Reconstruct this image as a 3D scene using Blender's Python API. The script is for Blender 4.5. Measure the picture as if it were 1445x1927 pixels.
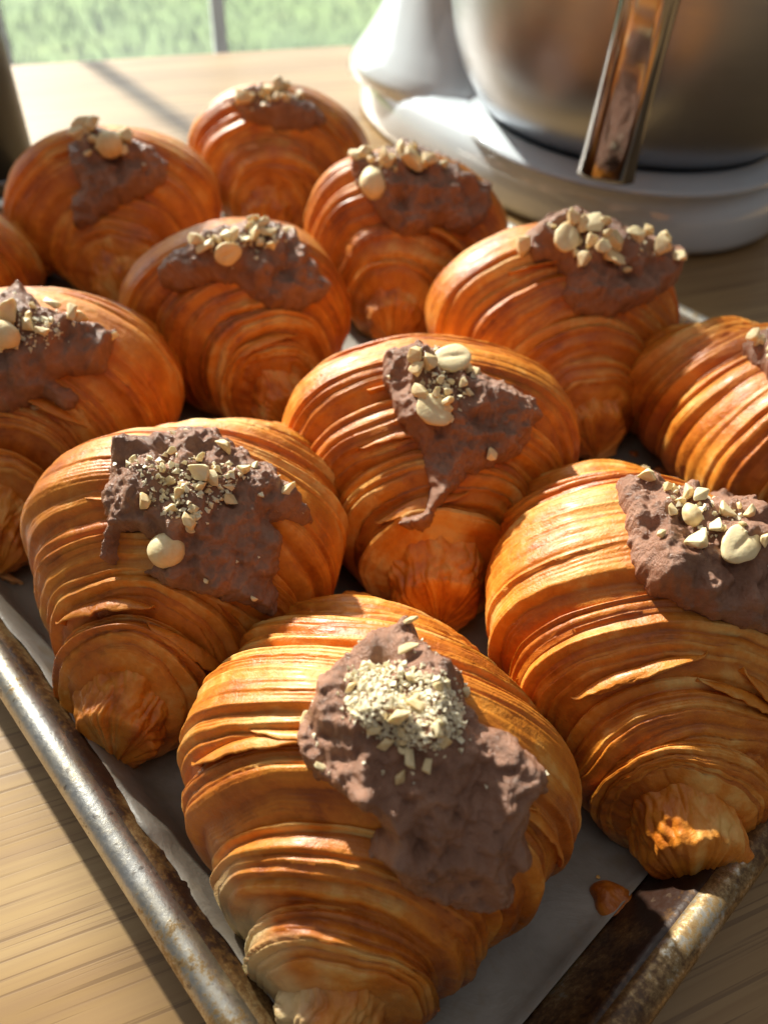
import bpy, bmesh, math, random
import numpy as np
from mathutils import Vector, Matrix
from mathutils.bvhtree import BVHTree

for o in list(bpy.data.objects):
    bpy.data.objects.remove(o)
scene = bpy.context.scene
COL = scene.collection
R = math.radians

# ------------------------------------------------------------------ camera
PW, PH, FPX = 1445.0, 1927.0, 1460.0          # photograph size, focal length in its pixels
PITCH, ROLL, CAMZ = R(45.36), R(4.03), 0.218
_f = np.array([0, math.cos(PITCH), -math.sin(PITCH)])
_r0 = np.array([1.0, 0, 0]); _u0 = np.cross(_r0, _f)
CR = math.cos(ROLL) * _r0 + math.sin(ROLL) * _u0
CU = -math.sin(ROLL) * _r0 + math.cos(ROLL) * _u0
CF = _f
CAM = np.array([0, 0, CAMZ])
cam_data = bpy.data.cameras.new('camera')
cam = bpy.data.objects.new('camera', cam_data); COL.objects.link(cam)
cam.matrix_world = Matrix(((CR[0], CU[0], -CF[0], 0), (CR[1], CU[1], -CF[1], 0),
                           (CR[2], CU[2], -CF[2], CAMZ), (0, 0, 0, 1)))
cam_data.sensor_fit = 'VERTICAL'
cam_data.sensor_height = 7.523; cam_data.sensor_width = 5.64
cam_data.lens = 5.7
cam_data.clip_start = 0.01; cam_data.clip_end = 200
cam_data.dof.use_dof = True
cam_data.dof.focus_distance = 0.192
cam_data.dof.aperture_fstop = 2.3
scene.camera = cam

# ------------------------------------------------------------------ light
world = bpy.data.worlds.new('World'); scene.world = world; world.use_nodes = True
bg = world.node_tree.nodes['Background']
bg.inputs['Color'].default_value = (0.92, 0.95, 1.0, 1)
bg.inputs['Strength'].default_value = 0.12          # dim light of the room

SUN_AZ, SUN_EL = R(129), R(31)                       # low sunlight through the window
sdir = Vector((math.cos(SUN_AZ) * math.cos(SUN_EL), math.sin(SUN_AZ) * math.cos(SUN_EL), math.sin(SUN_EL)))
ld = bpy.data.lights.new('sunlight_lamp', 'POINT')
ld.energy = 3.6 * 4 * math.pi ** 2 * 30 ** 2
ld.shadow_soft_size = 0.52
ld.color = (1.0, 0.93, 0.82)
lo = bpy.data.objects.new('sunlight_lamp', ld); COL.objects.link(lo); lo.location = sdir * 30

WA = R(24.5)                                         # the table edge and the window run this way
WD = Vector((math.cos(WA), math.sin(WA), 0)); WN = Vector((-math.sin(WA), math.cos(WA), 0))
WO = Vector((-0.174, 0.797, 0))                      # foot of the muntin in view
la = bpy.data.lights.new('window_skylight', 'AREA')
la.shape = 'RECTANGLE'; la.size = 6.0; la.size_y = 3.2
la.energy = 170; la.color = (0.90, 0.95, 1.0)
lao = bpy.data.objects.new('window_skylight', la); COL.objects.link(lao)
lao.location = WO + WN * 3.0 + WD * 0.15 + Vector((0, 0, 1.9))
lao.rotation_euler = (-WN).to_track_quat('-Z', 'Y').to_euler()
lc = bpy.data.lights.new('ceiling_fill', 'AREA')          # added overhead fill lamp, standing in for light off the unseen ceiling
lc.shape = 'SQUARE'; lc.size = 2.2; lc.energy = 7; lc.color = (1.0, 0.95, 0.88)
lco = bpy.data.objects.new('ceiling_fill', lc); COL.objects.link(lco); lco.location = (-.1, .1, 1.9)

vs = scene.view_settings
vs.view_transform = 'Standard'; vs.look = 'None'; vs.gamma = 1; vs.exposure = 0.0
vs.use_curve_mapping = False
scene.render.engine = 'CYCLES'

# ------------------------------------------------------------------ helpers
def link(o, parent=None):
    COL.objects.link(o)
    if parent is not None:
        o.parent = parent
    return o

def tag(o, label=None, cat=None, group=None, kind=None):
    if label: o['label'] = label
    if cat: o['category'] = cat
    if group: o['group'] = group
    if kind: o['kind'] = kind
    return o

def empty(name, loc, rz=0):
    o = bpy.data.objects.new(name, None); COL.objects.link(o)
    o.location = loc; o.rotation_euler = (0, 0, rz); o.empty_display_size = 0.01
    return o

def mesh_np(name, V, Fq, mat, parent=None, attrs=None, smooth=True):
    me = bpy.data.meshes.new(name)
    V = np.ascontiguousarray(V, dtype=np.float32); Fq = np.ascontiguousarray(Fq, dtype=np.int32)
    n, k = Fq.shape
    me.vertices.add(len(V)); me.vertices.foreach_set('co', V.ravel())
    me.loops.add(n * k); me.loops.foreach_set('vertex_index', Fq.ravel())
    me.polygons.add(n)
    me.polygons.foreach_set('loop_start', np.arange(0, n * k, k, dtype=np.int32))
    me.polygons.foreach_set('loop_total', np.full(n, k, dtype=np.int32))
    me.polygons.foreach_set('use_smooth', np.full(n, smooth, dtype=bool))
    if attrs:
        for an, av in attrs.items():
            a = me.attributes.new(an, 'FLOAT', 'POINT')
            a.data.foreach_set('value', np.ascontiguousarray(av, dtype=np.float32).ravel())
    me.update(); me.validate()
    if mat: me.materials.append(mat)
    return link(bpy.data.objects.new(name, me), parent)

def mesh_bm(name, bm, mat, parent=None, smooth=True):
    me = bpy.data.meshes.new(name)
    bmesh.ops.recalc_face_normals(bm, faces=bm.faces)
    for f in bm.faces: f.smooth = smooth
    bm.to_mesh(me); bm.free()
    if mat: me.materials.append(mat)
    return link(bpy.data.objects.new(name, me), parent)

def grid_faces(nr, nc, wrap=False, flip=False):
    i = np.arange(nr - 1)[:, None]; j = np.arange(nc if wrap else nc - 1)[None]
    a = i * nc + j; b = i * nc + (j + 1) % nc; c = (i + 1) * nc + (j + 1) % nc; d = (i + 1) * nc + j
    F = np.stack([a, b, c, d], -1).reshape(-1, 4)
    return F[:, ::-1] if flip else F

# gradient noise on numpy arrays
_rs = np.random.RandomState(7)
_perm = np.concatenate([_rs.permutation(256)] * 3)
_g3 = _rs.normal(size=(256, 3)); _g3 /= np.linalg.norm(_g3, axis=1)[:, None]
def perlin(P, seed=0):
    P = np.asarray(P, dtype=np.float64) + seed * 17.31
    i = np.floor(P).astype(np.int64); f = P - i; i &= 255
    w = f * f * f * (f * (f * 6 - 15) + 10)
    out = 0
    for dx in (0, 1):
        for dy in (0, 1):
            for dz in (0, 1):
                h = _perm[_perm[_perm[(i[..., 0] + dx) & 255] + ((i[..., 1] + dy) & 255)] + ((i[..., 2] + dz) & 255)]
                g = _g3[h]
                d = g[..., 0] * (f[..., 0] - dx) + g[..., 1] * (f[..., 1] - dy) + g[..., 2] * (f[..., 2] - dz)
                wt = (w[..., 0] if dx else 1 - w[..., 0]) * (w[..., 1] if dy else 1 - w[..., 1]) * (w[..., 2] if dz else 1 - w[..., 2])
                out = out + d * wt
    return out * 1.6
def fbm(P, seed=0, octv=3, gain=.5):
    o = 0; a = 1.0
    for k in range(octv):
        o = o + a * perlin(P * (2.03 ** k), seed + k * 3.7); a *= gain
    return o
def sstep(a, b, x):
    t = np.clip((x - a) / (b - a), 0, 1); return t * t * (3 - 2 * t)

# camera <-> world
def project(P):
    v = P - CAM; z = v @ CF
    return np.stack([PW / 2 + FPX * (v @ CR) / z, PH / 2 - FPX * (v @ CU) / z], -1), z
def pixel_ray(x, y):
    d = CF * FPX + CR * (x - PW / 2) - CU * (y - PH / 2)
    return d / np.linalg.norm(d)
def on_plane(x, y, z=0.0):
    d = pixel_ray(x, y); return Vector(CAM + d * ((z - CAMZ) / d[2]))

# ------------------------------------------------------------------ materials
class NT:
    def __init__(s, name):
        s.m = bpy.data.materials.new(name); s.m.use_nodes = True
        s.t = s.m.node_tree; s.b = s.t.nodes['Principled BSDF']; s.out = s.t.nodes['Material Output']
    def n(s, typ, **kw):
        nd = s.t.nodes.new(typ)
        for k, v in kw.items():
            if k.startswith('i_'):
                nd.inputs[k[2:].replace('_', ' ')].default_value = v
            else: setattr(nd, k, v)
        return nd
    def l(s, a, b): s.t.links.new(a, b)
    def noise(s, scale, detail=4, rough=.55, vec=None, dist=0):
        nd = s.n('ShaderNodeTexNoise'); nd.inputs['Scale'].default_value = scale
        nd.inputs['Detail'].default_value = detail; nd.inputs['Roughness'].default_value = rough
        nd.inputs['Distortion'].default_value = dist
        if vec is not None: s.l(vec, nd.inputs['Vector'])
        return nd
    def ramp(s, fac, stops):
        nd = s.n('ShaderNodeValToRGB'); e = nd.color_ramp.elements
        while len(e) < len(stops): e.new(.5)
        for q, (p, c) in zip(e, stops):
            q.position = p; q.color = tuple(c) + (1,) if len(c) == 3 else c
        s.l(fac, nd.inputs['Fac']); return nd
    def mix(s, fac, a, b, mode='MIX'):
        nd = s.n('ShaderNodeMix', data_type='RGBA', blend_type=mode)
        for sock, v in ((nd.inputs[0], fac), (nd.inputs[6], a), (nd.inputs[7], b)):
            if isinstance(v, (int, float)): sock.default_value = v
            elif isinstance(v, tuple): sock.default_value = v + (1,) if len(v) == 3 else v
            else: s.l(v, sock)
        return nd.outputs[2]
    def math(s, op, a, b=0.0, clamp=False):
        nd = s.n('ShaderNodeMath', operation=op, use_clamp=clamp)
        for sock, v in ((nd.inputs[0], a), (nd.inputs[1], b)):
            if isinstance(v, (int, float)): sock.default_value = v
            else: s.l(v, sock)
        return nd.outputs[0]
    def maprange(s, v, a, b, c, d):
        nd = s.n('ShaderNodeMapRange'); s.l(v, nd.inputs[0])
        for k, x in zip((1, 2, 3, 4), (a, b, c, d)): nd.inputs[k].default_value = x
        return nd.outputs[0]
    def attr(s, name):
        return s.n('ShaderNodeAttribute', attribute_name=name).outputs['Fac']
    def objco(s, scale=(1, 1, 1), rot=(0, 0, 0)):
        tc = s.n('ShaderNodeTexCoord'); mp = s.n('ShaderNodeMapping')
        mp.inputs['Scale'].default_value = scale; mp.inputs['Rotation'].default_value = rot
        s.l(tc.outputs['Object'], mp.inputs['Vector']); return mp.outputs[0]
    def bump(s, h, strength=.3, dist=.001, prev=None):
        nd = s.n('ShaderNodeBump'); nd.inputs['Strength'].default_value = strength
        nd.inputs['Distance'].default_value = dist; s.l(h, nd.inputs['Height'])
        if prev is not None: s.l(prev, nd.inputs['Normal'])
        return nd.outputs[0]
    def set(s, **kw):
        for k, v in kw.items():
            sock = s.b.inputs[k.replace('_', ' ')]
            if isinstance(v, (int, float)): sock.default_value = v
            elif isinstance(v, tuple): sock.default_value = v + (1,) if (len(v) == 3 and sock.type == 'RGBA') else v
            else: s.l(v, sock)
        return s.m

def mat_pastry():
    t = NT('baked_pastry')
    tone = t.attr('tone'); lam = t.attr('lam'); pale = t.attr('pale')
    co = t.objco((1, 1, 1))
    n1 = t.noise(70, 4, .6, co); n2 = t.noise(420, 3, .6, co)
    v = t.math('ADD', tone, t.maprange(n1.outputs['Fac'], .3, .7, -.30, .30))
    v = t.math('ADD', v, t.maprange(n2.outputs['Fac'], .3, .7, -.10, .10), True)
    n3 = t.noise(22, 3, .6, co); v = t.math('ADD', v, t.maprange(n3.outputs['Fac'], .3, .7, -.16, .16), True)
    base = t.ramp(v, [(0, (.33, .075, .006)), (.28, (.56, .158, .012)), (.60, (.71, .250, .024)), (1, (.82, .49, .15))]).outputs[0]
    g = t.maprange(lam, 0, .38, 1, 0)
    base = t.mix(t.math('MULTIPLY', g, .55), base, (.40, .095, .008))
    pn = t.math('ADD', pale, t.maprange(n1.outputs['Fac'], .35, .65, -.12, .12), True)
    base = t.mix(t.math('MULTIPLY', pn, t.maprange(pale, 0, .15, 0, 1)), base, (.74, .56, .29))
    grain = t.noise(1500, 3, .6, co)
    wr = t.noise(300, 5, .65, co, .6)
    nrm = t.bump(grain.outputs['Fac'], .35, .00035)
    nrm = t.bump(wr.outputs['Fac'], .55, .0009, nrm)
    rough = t.maprange(v, .2, 1, .40, .62)
    return t.set(Base_Color=base, Roughness=rough, Normal=nrm, Specular_IOR_Level=.5, Coat_Weight=.10, Coat_Roughness=.22,
                 Subsurface_Weight=.05, Subsurface_Radius=(1.0, .35, .08), Subsurface_Scale=.004)

def mat_cream():
    t = NT('chocolate_hazelnut_cream')
    co = t.objco()
    n = t.noise(160, 5, .6, co); n2 = t.noise(1300, 4, .7, co)
    c = t.ramp(n.outputs['Fac'], [(.25, (.25, .122, .076)), (.55, (.36, .185, .120)), (.8, (.45, .25, .168))]).outputs[0]
    nrm = t.bump(n2.outputs['Fac'], .8, .0010)
    return t.set(Base_Color=c, Roughness=.24, Normal=nrm, Specular_IOR_Level=.5,
                 Subsurface_Weight=.06, Subsurface_Radius=(1, .5, .3), Subsurface_Scale=.002)

def mat_nut(name, a, b, sc=1.0):
    t = NT(name)
    co = t.objco()
    n = t.noise(240 * sc, 4, .6, co); n2 = t.noise(900 * sc, 3, .6, co)
    oi = t.n('ShaderNodeObjectInfo').outputs['Random']
    f = t.math('ADD', t.maprange(n.outputs['Fac'], .45, .8, 0, .7), t.maprange(oi, 0, 1, -.25, .4), True)
    c = t.mix(f, a, b)
    return t.set(Base_Color=c, Roughness=.5, Normal=t.bump(n2.outputs['Fac'], .08, .0005 / sc),
                 Subsurface_Weight=.18, Subsurface_Radius=(1, .7, .4), Subsurface_Scale=.003)

def mat_oak():
    t = NT('oiled_oak')
    co = t.objco((1, 1, 1))
    def stretched(sx, sy):
        mp = t.n('ShaderNodeMapping'); mp.inputs['Scale'].default_value = (sx, sy, 1); t.l(co, mp.inputs[0]); return mp.outputs[0]
    big = t.noise(1, 4, .5, stretched(1.2, 26), .6)
    mid = t.noise(1, 4, .6, stretched(4, 250), .3)
    pores = t.noise(1, 2, .5, stretched(9, 620))
    c = t.ramp(big.outputs['Fac'], [(.25, (.27, .155, .06)), (.5, (.39, .245, .105)), (.75, (.50, .345, .17))]).outputs[0]
    c = t.mix(t.maprange(mid.outputs['Fac'], .42, .64, 0, .6), c, (.27, .15, .063))
    pm = t.maprange(pores.outputs['Fac'], .55, .63, 0, 1)
    c = t.mix(t.math('MULTIPLY', pm, .55), c, (.13, .065, .026))
    h = t.math('SUBTRACT', t.math('MULTIPLY', mid.outputs['Fac'], .4), t.math('MULTIPLY', pm, .6))
    return t.set(Base_Color=c, Roughness=t.maprange(mid.outputs['Fac'], .3, .7, .34, .5), Normal=t.bump(h, .10, .0004), Specular_IOR_Level=.5)

def mat_pan():
    t = NT('aged_aluminium')
    co = t.objco((1, 1, 1))
    st = t.attr('stain')
    n = t.noise(55, 6, .65, co, .4); f = t.noise(700, 4, .7, co); sp = t.noise(420, 2, .5, co)
    k = t.math('ADD', st, t.maprange(n.outputs['Fac'], .3, .7, -.34, .34))
    k = t.math('ADD', k, t.maprange(f.outputs['Fac'], .3, .7, -.2, .2), True)
    c = t.ramp(k, [(0, (.66, .65, .62)), (.34, (.56, .52, .44)), (.5, (.36, .24, .11)), (.72, (.13, .065, .022)), (1, (.028, .011, .006))]).outputs[0]
    dk = t.maprange(sp.outputs['Fac'], .64, .70, 0, .5)
    c = t.mix(dk, c, (.08, .05, .03))
    metal = t.maprange(k, .35, .75, .95, .1)
    nrm = t.bump(f.outputs['Fac'], .25, .0004)
    nrm = t.bump(n.outputs['Fac'], .25, .0012, nrm)
    return t.set(Base_Color=c, Metallic=metal, Roughness=t.maprange(f.outputs['Fac'], .3, .7, .30, .48), Normal=nrm)

def mat_paper():
    t = NT('baking_parchment')
    co = t.objco()
    n = t.noise(30, 5, .6, co); sp = t.noise(330, 3, .6, co); g = t.noise(110, 4, .6, co)
    c = t.ramp(n.outputs['Fac'], [(.3, (.20, .178, .152)), (.7, (.36, .33, .295))]).outputs[0]
    c = t.mix(t.maprange(sp.outputs['Fac'], .62, .72, 0, .45), c, (.30, .25, .19))
    c = t.mix(t.maprange(g.outputs['Fac'], .55, .7, 0, .6), c, (.26, .20, .13))
    gr = t.noise(17, 4, .6, co, .5)                      # butter stains
    c = t.mix(t.maprange(gr.outputs['Fac'], .50, .60, 0, .55), c, (.17, .135, .095))
    nrm = t.bump(t.noise(700, 4, .6, co).outputs['Fac'], .2, .0004)
    nrm = t.bump(t.noise(60, 5, .6, co, .8).outputs['Fac'], .35, .002, nrm)
    return t.set(Base_Color=c, Roughness=.48, Normal=nrm, Specular_IOR_Level=.5)

def mat_plain(name, col, rough=.4, metallic=0.0, coat=0.0, var=.06, scale=60, bump=.05, **kw):
    t = NT(name); co = t.objco()
    n = t.noise(scale, 5, .6, co)
    lo_ = tuple(max(0, c * (1 - var)) for c in col); hi = tuple(min(1, c * (1 + var)) for c in col)
    c = t.mix(n.outputs['Fac'], lo_, hi)
    r = t.maprange(t.noise(scale * 3, 5, .6, co).outputs['Fac'], .3, .7, max(.02, rough * .85), rough * 1.15)
    return t.set(Base_Color=c, Roughness=r, Metallic=metallic, Coat_Weight=coat, Coat_Roughness=.08,
                 Normal=t.bump(n.outputs['Fac'], bump, .0005), **kw)

def mat_steel():
    t = NT('brushed_steel'); co = t.objco((1, 1, 1))
    mp = t.n('ShaderNodeMapping'); mp.inputs['Scale'].default_value = (1, 1, 30); t.l(co, mp.inputs[0])
    n = t.noise(24, 4, .6, mp.outputs[0]); sm = t.noise(14, 4, .6, co)
    r = t.math('ADD', t.maprange(n.outputs['Fac'], .3, .7, .27, .37), t.maprange(sm.outputs['Fac'], .35, .7, -.02, .10))
    return t.set(Base_Color=(.36, .38, .42), Metallic=1.0, Roughness=r, Normal=t.bump(n.outputs['Fac'], .05, .0003))

def mat_glass():
    t = NT('dusty_hazed_glass')
    tr = t.n('ShaderNodeBsdfTransparent'); tr.inputs[0].default_value = (.96, .98, .97, 1)
    gl = t.n('ShaderNodeBsdfGlossy'); gl.inputs['Roughness'].default_value = .04
    df = t.n('ShaderNodeBsdfTranslucent'); df.inputs[0].default_value = (.85, .92, .95, 1)  # translucent white puts a pale glare haze into the dusty pane
    n = t.noise(7, 4, .6, t.objco())
    m1 = t.n('ShaderNodeMixShader'); m1.inputs[0].default_value = .05
    t.l(tr.outputs[0], m1.inputs[1]); t.l(gl.outputs[0], m1.inputs[2])
    m2 = t.n('ShaderNodeMixShader'); t.l(t.maprange(n.outputs['Fac'], .3, .7, .03, .05), m2.inputs[0])
    t.l(m1.outputs[0], m2.inputs[1]); t.l(df.outputs[0], m2.inputs[2])
    t.l(m2.outputs[0], t.out.inputs['Surface']); return t.m

def mat_lawn(name, a, b, c3):
    t = NT(name); co = t.objco()
    n = t.noise(1.1, 5, .6, co); n2 = t.noise(6, 4, .6, co)
    c = t.ramp(n.outputs['Fac'], [(.3, a), (.55, b), (.75, c3)]).outputs[0]
    c = t.mix(t.maprange(n2.outputs['Fac'], .35, .7, 0, .6), c, tuple(x * .55 for x in b))
    return t.set(Base_Color=c, Roughness=.9)

M_PASTRY, M_CREAM = mat_pastry(), mat_cream()
M_NUT = mat_nut('blanched_hazelnut', (.86, .71, .43), (.68, .43, .17), .010)
M_CRUMB = mat_nut('chopped_hazelnut', (.88, .79, .58), (.82, .69, .44))
M_OAK, M_PAN, M_PAPER = mat_oak(), mat_pan(), mat_paper()
M_ENAMEL = mat_plain('pale_enamel', (.72, .79, .86), .07, 0, 1.0, .02, 20, .01)
M_STEEL = mat_steel()
M_CHROME = mat_plain('polished_steel', (.27, .27, .28), .10, 1.0, 0, .04, 40, .03)
M_BLACK = mat_plain('black_plastic', (.012, .016, .022), .35, 0, 0, .2, 80, .05)
M_WHITE = mat_plain('white_painted_frame', (.86, .88, .90), .45, 0, 0, .03, 40, .05)
M_GLASS = mat_glass()
M_LAWN = mat_lawn('lawn_green', (.09, .18, .045), (.16, .26, .07), (.30, .32, .13))
M_GRASS = mat_lawn('grass_blades', (.10, .19, .05), (.17, .27, .075), (.28, .31, .13))
scene.cycles.use_denoising = True
scene.cycles.max_bounces = 8
scene.cycles.caustics_reflective = False
scene.cycles.caustics_refractive = False

# ------------------------------------------------------------------ setting: table, lawn, window
def box_bm(x0, x1, y0, y1, z0, z1, bev=0.0, seg=2):
    bm = bmesh.new()
    r = bmesh.ops.create_cube(bm, size=1)
    for v in bm.verts:
        v.co = Vector(((x0 + x1) / 2 + v.co.x * (x1 - x0), (y0 + y1) / 2 + v.co.y * (y1 - y0), (z0 + z1) / 2 + v.co.z * (z1 - z0)))
    if bev: bmesh.ops.bevel(bm, geom=bm.edges[:], offset=bev, segments=seg, affect='EDGES', profile=.6)
    return bm

tb = mesh_bm('table', box_bm(-.75, 1.05, -1.15, -.004, -.035, 0, .002), M_OAK, smooth=False)
tb.location = WO; tb.rotation_euler = (0, 0, WA)
tag(tb, kind='structure')

lw = mesh_np('lawn', np.array([[-60, -1, -1.3], [60, -1, -1.3], [60, 90, -1.3], [-60, 90, -1.3]]), np.array([[0, 1, 2, 3]]), M_LAWN)
lw.location = WO + WN * 1.0; lw.rotation_euler = (0, 0, WA); tag(lw, kind='structure')

def grass():
    rs = np.random.RandomState(3); n = 16000
    # scattered over the strip of lawn beyond the window, a few metres out
    x = rs.uniform(-5.5, 3.5, n); y = 1.5 + 6.5 * rs.uniform(0, 1, n) ** 1.3
    h = rs.uniform(.04, .11, n) * (1 + .5 * perlin(np.stack([x * .8, y * .8, 0 * x], -1), 3)); a = rs.uniform(0, 6.28, n)
    w = rs.uniform(.004, .010, n); lean = rs.normal(0, .035, (n, 2))
    B = np.stack([x, y, np.full(n, -1.3)], -1); dx = np.stack([np.cos(a) * w, np.sin(a) * w, 0 * a], -1)
    T = B + np.stack([lean[:, 0], lean[:, 1], h], -1)
    V = np.stack([B - dx, B + dx, T], 1).reshape(-1, 3)
    o = mesh_np('grass', V, np.arange(3 * n).reshape(-1, 3), M_GRASS)
    o.location = WO + WN * 1.0; o.rotation_euler = (0, 0, WA)
    tag(o, 'sunlit green grass growing on the lawn outside the window', 'grass', kind='stuff')
grass()

win = empty('window', WO + WN * .25, WA)
tag(win, 'white framed window with narrow upright bars behind the wooden table', 'window')
mesh_bm('bottom_rail', box_bm(-.75, 1.05, 0, .04, -.16, -.09, .002), M_WHITE, win, smooth=False)
mesh_bm('top_rail', box_bm(-.75, 1.05, 0, .04, .95, 1.0, .002), M_WHITE, win, smooth=False)
GAP = .245; MW = .008
xs = [.050 + GAP * k for k in range(-3, 5)]
for x in xs:
    mesh_bm('muntin', box_bm(x - MW, x + MW, .010, .024, -.09, .95, .002), M_WHITE, win, smooth=False)
for xa, xb in zip(xs[:-1], xs[1:]):
    mesh_bm('pane', box_bm(xa + MW, xb - MW, .016, .018, -.09, .95), M_GLASS, win, smooth=False)

# the dark upright thing at the left edge
def canister():
    p = on_plane(-20, 345)
    e = empty('black_canister', (p.x, p.y, 0), R(20))
    tag(e, 'tall black canister standing on the table beside the pan', 'canister')
    def lathe(name, prof, mat, n=48):
        a = np.linspace(0, 2 * np.pi, n, endpoint=False)
        pr = np.array(prof)
        V = np.stack([pr[:, 0:1] * np.cos(a), pr[:, 0:1] * np.sin(a), np.repeat(pr[:, 1:2], n, 1)], -1).reshape(-1, 3)
        return mesh_np(name, V, grid_faces(len(pr), n, True), mat, e)
    r = .031
    lathe('body', [(0, 0), (r - .002, 0), (r, .002), (r, .205), (r - .002, .207), (0, .207)], M_BLACK)
    lathe('base_ring', [(r + .0005, .004), (r + .0015, .005), (r + .0015, .011), (r + .0005, .012)], M_CHROME)
    lathe('lid', [(0, .2075), (r - .003, .2075), (r - .001, .2095), (r - .001, .226), (r - .004, .229), (0, .230)], M_BLACK)
canister()

# ------------------------------------------------------------------ sheet pan
PN = np.array([.01512, -.00399]); PYAW = R(45.0)
PA, PB = .457, .333
D1 = np.array([-math.sin(PYAW), math.cos(PYAW)]); D2 = np.array([math.cos(PYAW), math.sin(PYAW)])
PCEN = PN + D1 * PA / 2 + D2 * PB / 2

def rrect(hx, hy, r, nc=14, ns=60):
    """closed rounded rectangle, points and outward normals, same count for every offset"""
    P = []; Nn = []
    for qi, (sx, sy) in enumerate(((1, 1), (-1, 1), (-1, -1), (1, -1))):
        a0 = qi * math.pi / 2
        for k in range(nc + 1):
            a = a0 + math.pi / 2 * k / nc
            P.append((sx * (hx - r) + r * math.cos(a), sy * (hy - r) + r * math.sin(a))); Nn.append((math.cos(a), math.sin(a)))
        # straight run to the next corner
        nx = ((-1, 1), (-1, -1), (1, -1), (1, 1))[qi]
        a1 = a0 + math.pi / 2
        p0 = np.array(P[-1]); p1 = np.array((nx[0] * (hx - r) + r * math.cos(a1), nx[1] * (hy - r) + r * math.sin(a1)))
        for k in range(1, ns):
            P.append(tuple(p0 + (p1 - p0) * k / ns)); Nn.append((math.cos(a1), math.sin(a1)))
    return np.array(P), np.array(Nn)

def sheet_pan():
    e = empty('sheet_pan', (PCEN[0], PCEN[1], 0), PYAW)      # local x along D2 (PB), y along D1 (PA)
    tag(e, 'worn aluminium sheet pan with rolled rim and burnt brown stains', 'baking pan')
    P, Nn = rrect(PB / 2, PA / 2, .030)
    # inner wall and floor edge (offset outward from rim crest line, z)
    prof = [(-.030, .0030), (-.0215, .0030), (-.019, .0034), (-.0172, .0050), (-.0135, .0125), (-.0095, .0200), (-.0066, .0242), (-.0040, .0252)]
    def ringmesh(name, prof, stainf, closed=False):
        pr = np.array(prof)
        V = np.concatenate([P[None] + pr[:, 0, None, None] * Nn[None], np.repeat(pr[:, 1, None, None], len(P), 1)], -1)
        V[..., 2] += 0
        n = len(P)
        # small dents
        V[..., 2] += .0003 * perlin(V * 45, 5)
        st = stainf(V)
        F = grid_faces(len(pr), n, True)
        if closed:
            j = np.arange(n); a = (len(pr) - 1) * n + j; b = (len(pr) - 1) * n + (j + 1) % n
            F = np.concatenate([F, np.stack([a, b, (j + 1) % n, j], -1)])
        return mesh_np(name, V.reshape(-1, 3), F, M_PAN, e, {'stain': st.reshape(-1)})
    # fill more rows in the wall
    pw = np.array(prof); tt = np.linspace(0, len(pw) - 1, 26); pw = np.stack([np.interp(tt, np.arange(len(pw)), pw[:, 0]), np.interp(tt, np.arange(len(pw)), pw[:, 1])], -1)
    ringmesh('wall', pw, lambda V: .74 + .12 * (V[..., 1] < -PA / 2 + .03) * 1.0 + .5 * fbm(V * 40, 9, 4))
    a = np.linspace(R(200), R(-120), 22)
    bead = [(-.0014 + .0044 * math.cos(t), .0226 + .0043 * math.sin(t)) for t in a]
    ringmesh('rim', bead, lambda V: .12 + .16 * fbm(V * 30, 4, 4) + .42 * (V[..., 1] < -PA / 2 + .03) + .42 * sstep(-.10, -.23, V[..., 1]) * (V[..., 0] < -PB / 2 + .03))
    # outer wall under the rim
    ringmesh('outer_wall', [(-.003, .0185), (-.0075, .0175), (-.0130, .006), (-.0165, .0018), (-.021, .0008)], lambda V: .4 + .3 * fbm(V * 20, 2, 3))
    hx, hy = PB / 2 - .022, PA / 2 - .022
    gx, gy = np.meshgrid(np.linspace(-hx, hx, 60), np.linspace(-hy, hy, 80))
    V = np.stack([gx, gy, np.full_like(gx, .0024)], -1); V[..., 2] += .0002 * perlin(V * 30, 8)
    mesh_np('floor_panel', V.reshape(-1, 3), grid_faces(80, 60), M_PAN, e, {'stain': (.55 + .35 * fbm(V * 18, 6, 3)).reshape(-1)})
sheet_pan()

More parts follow.
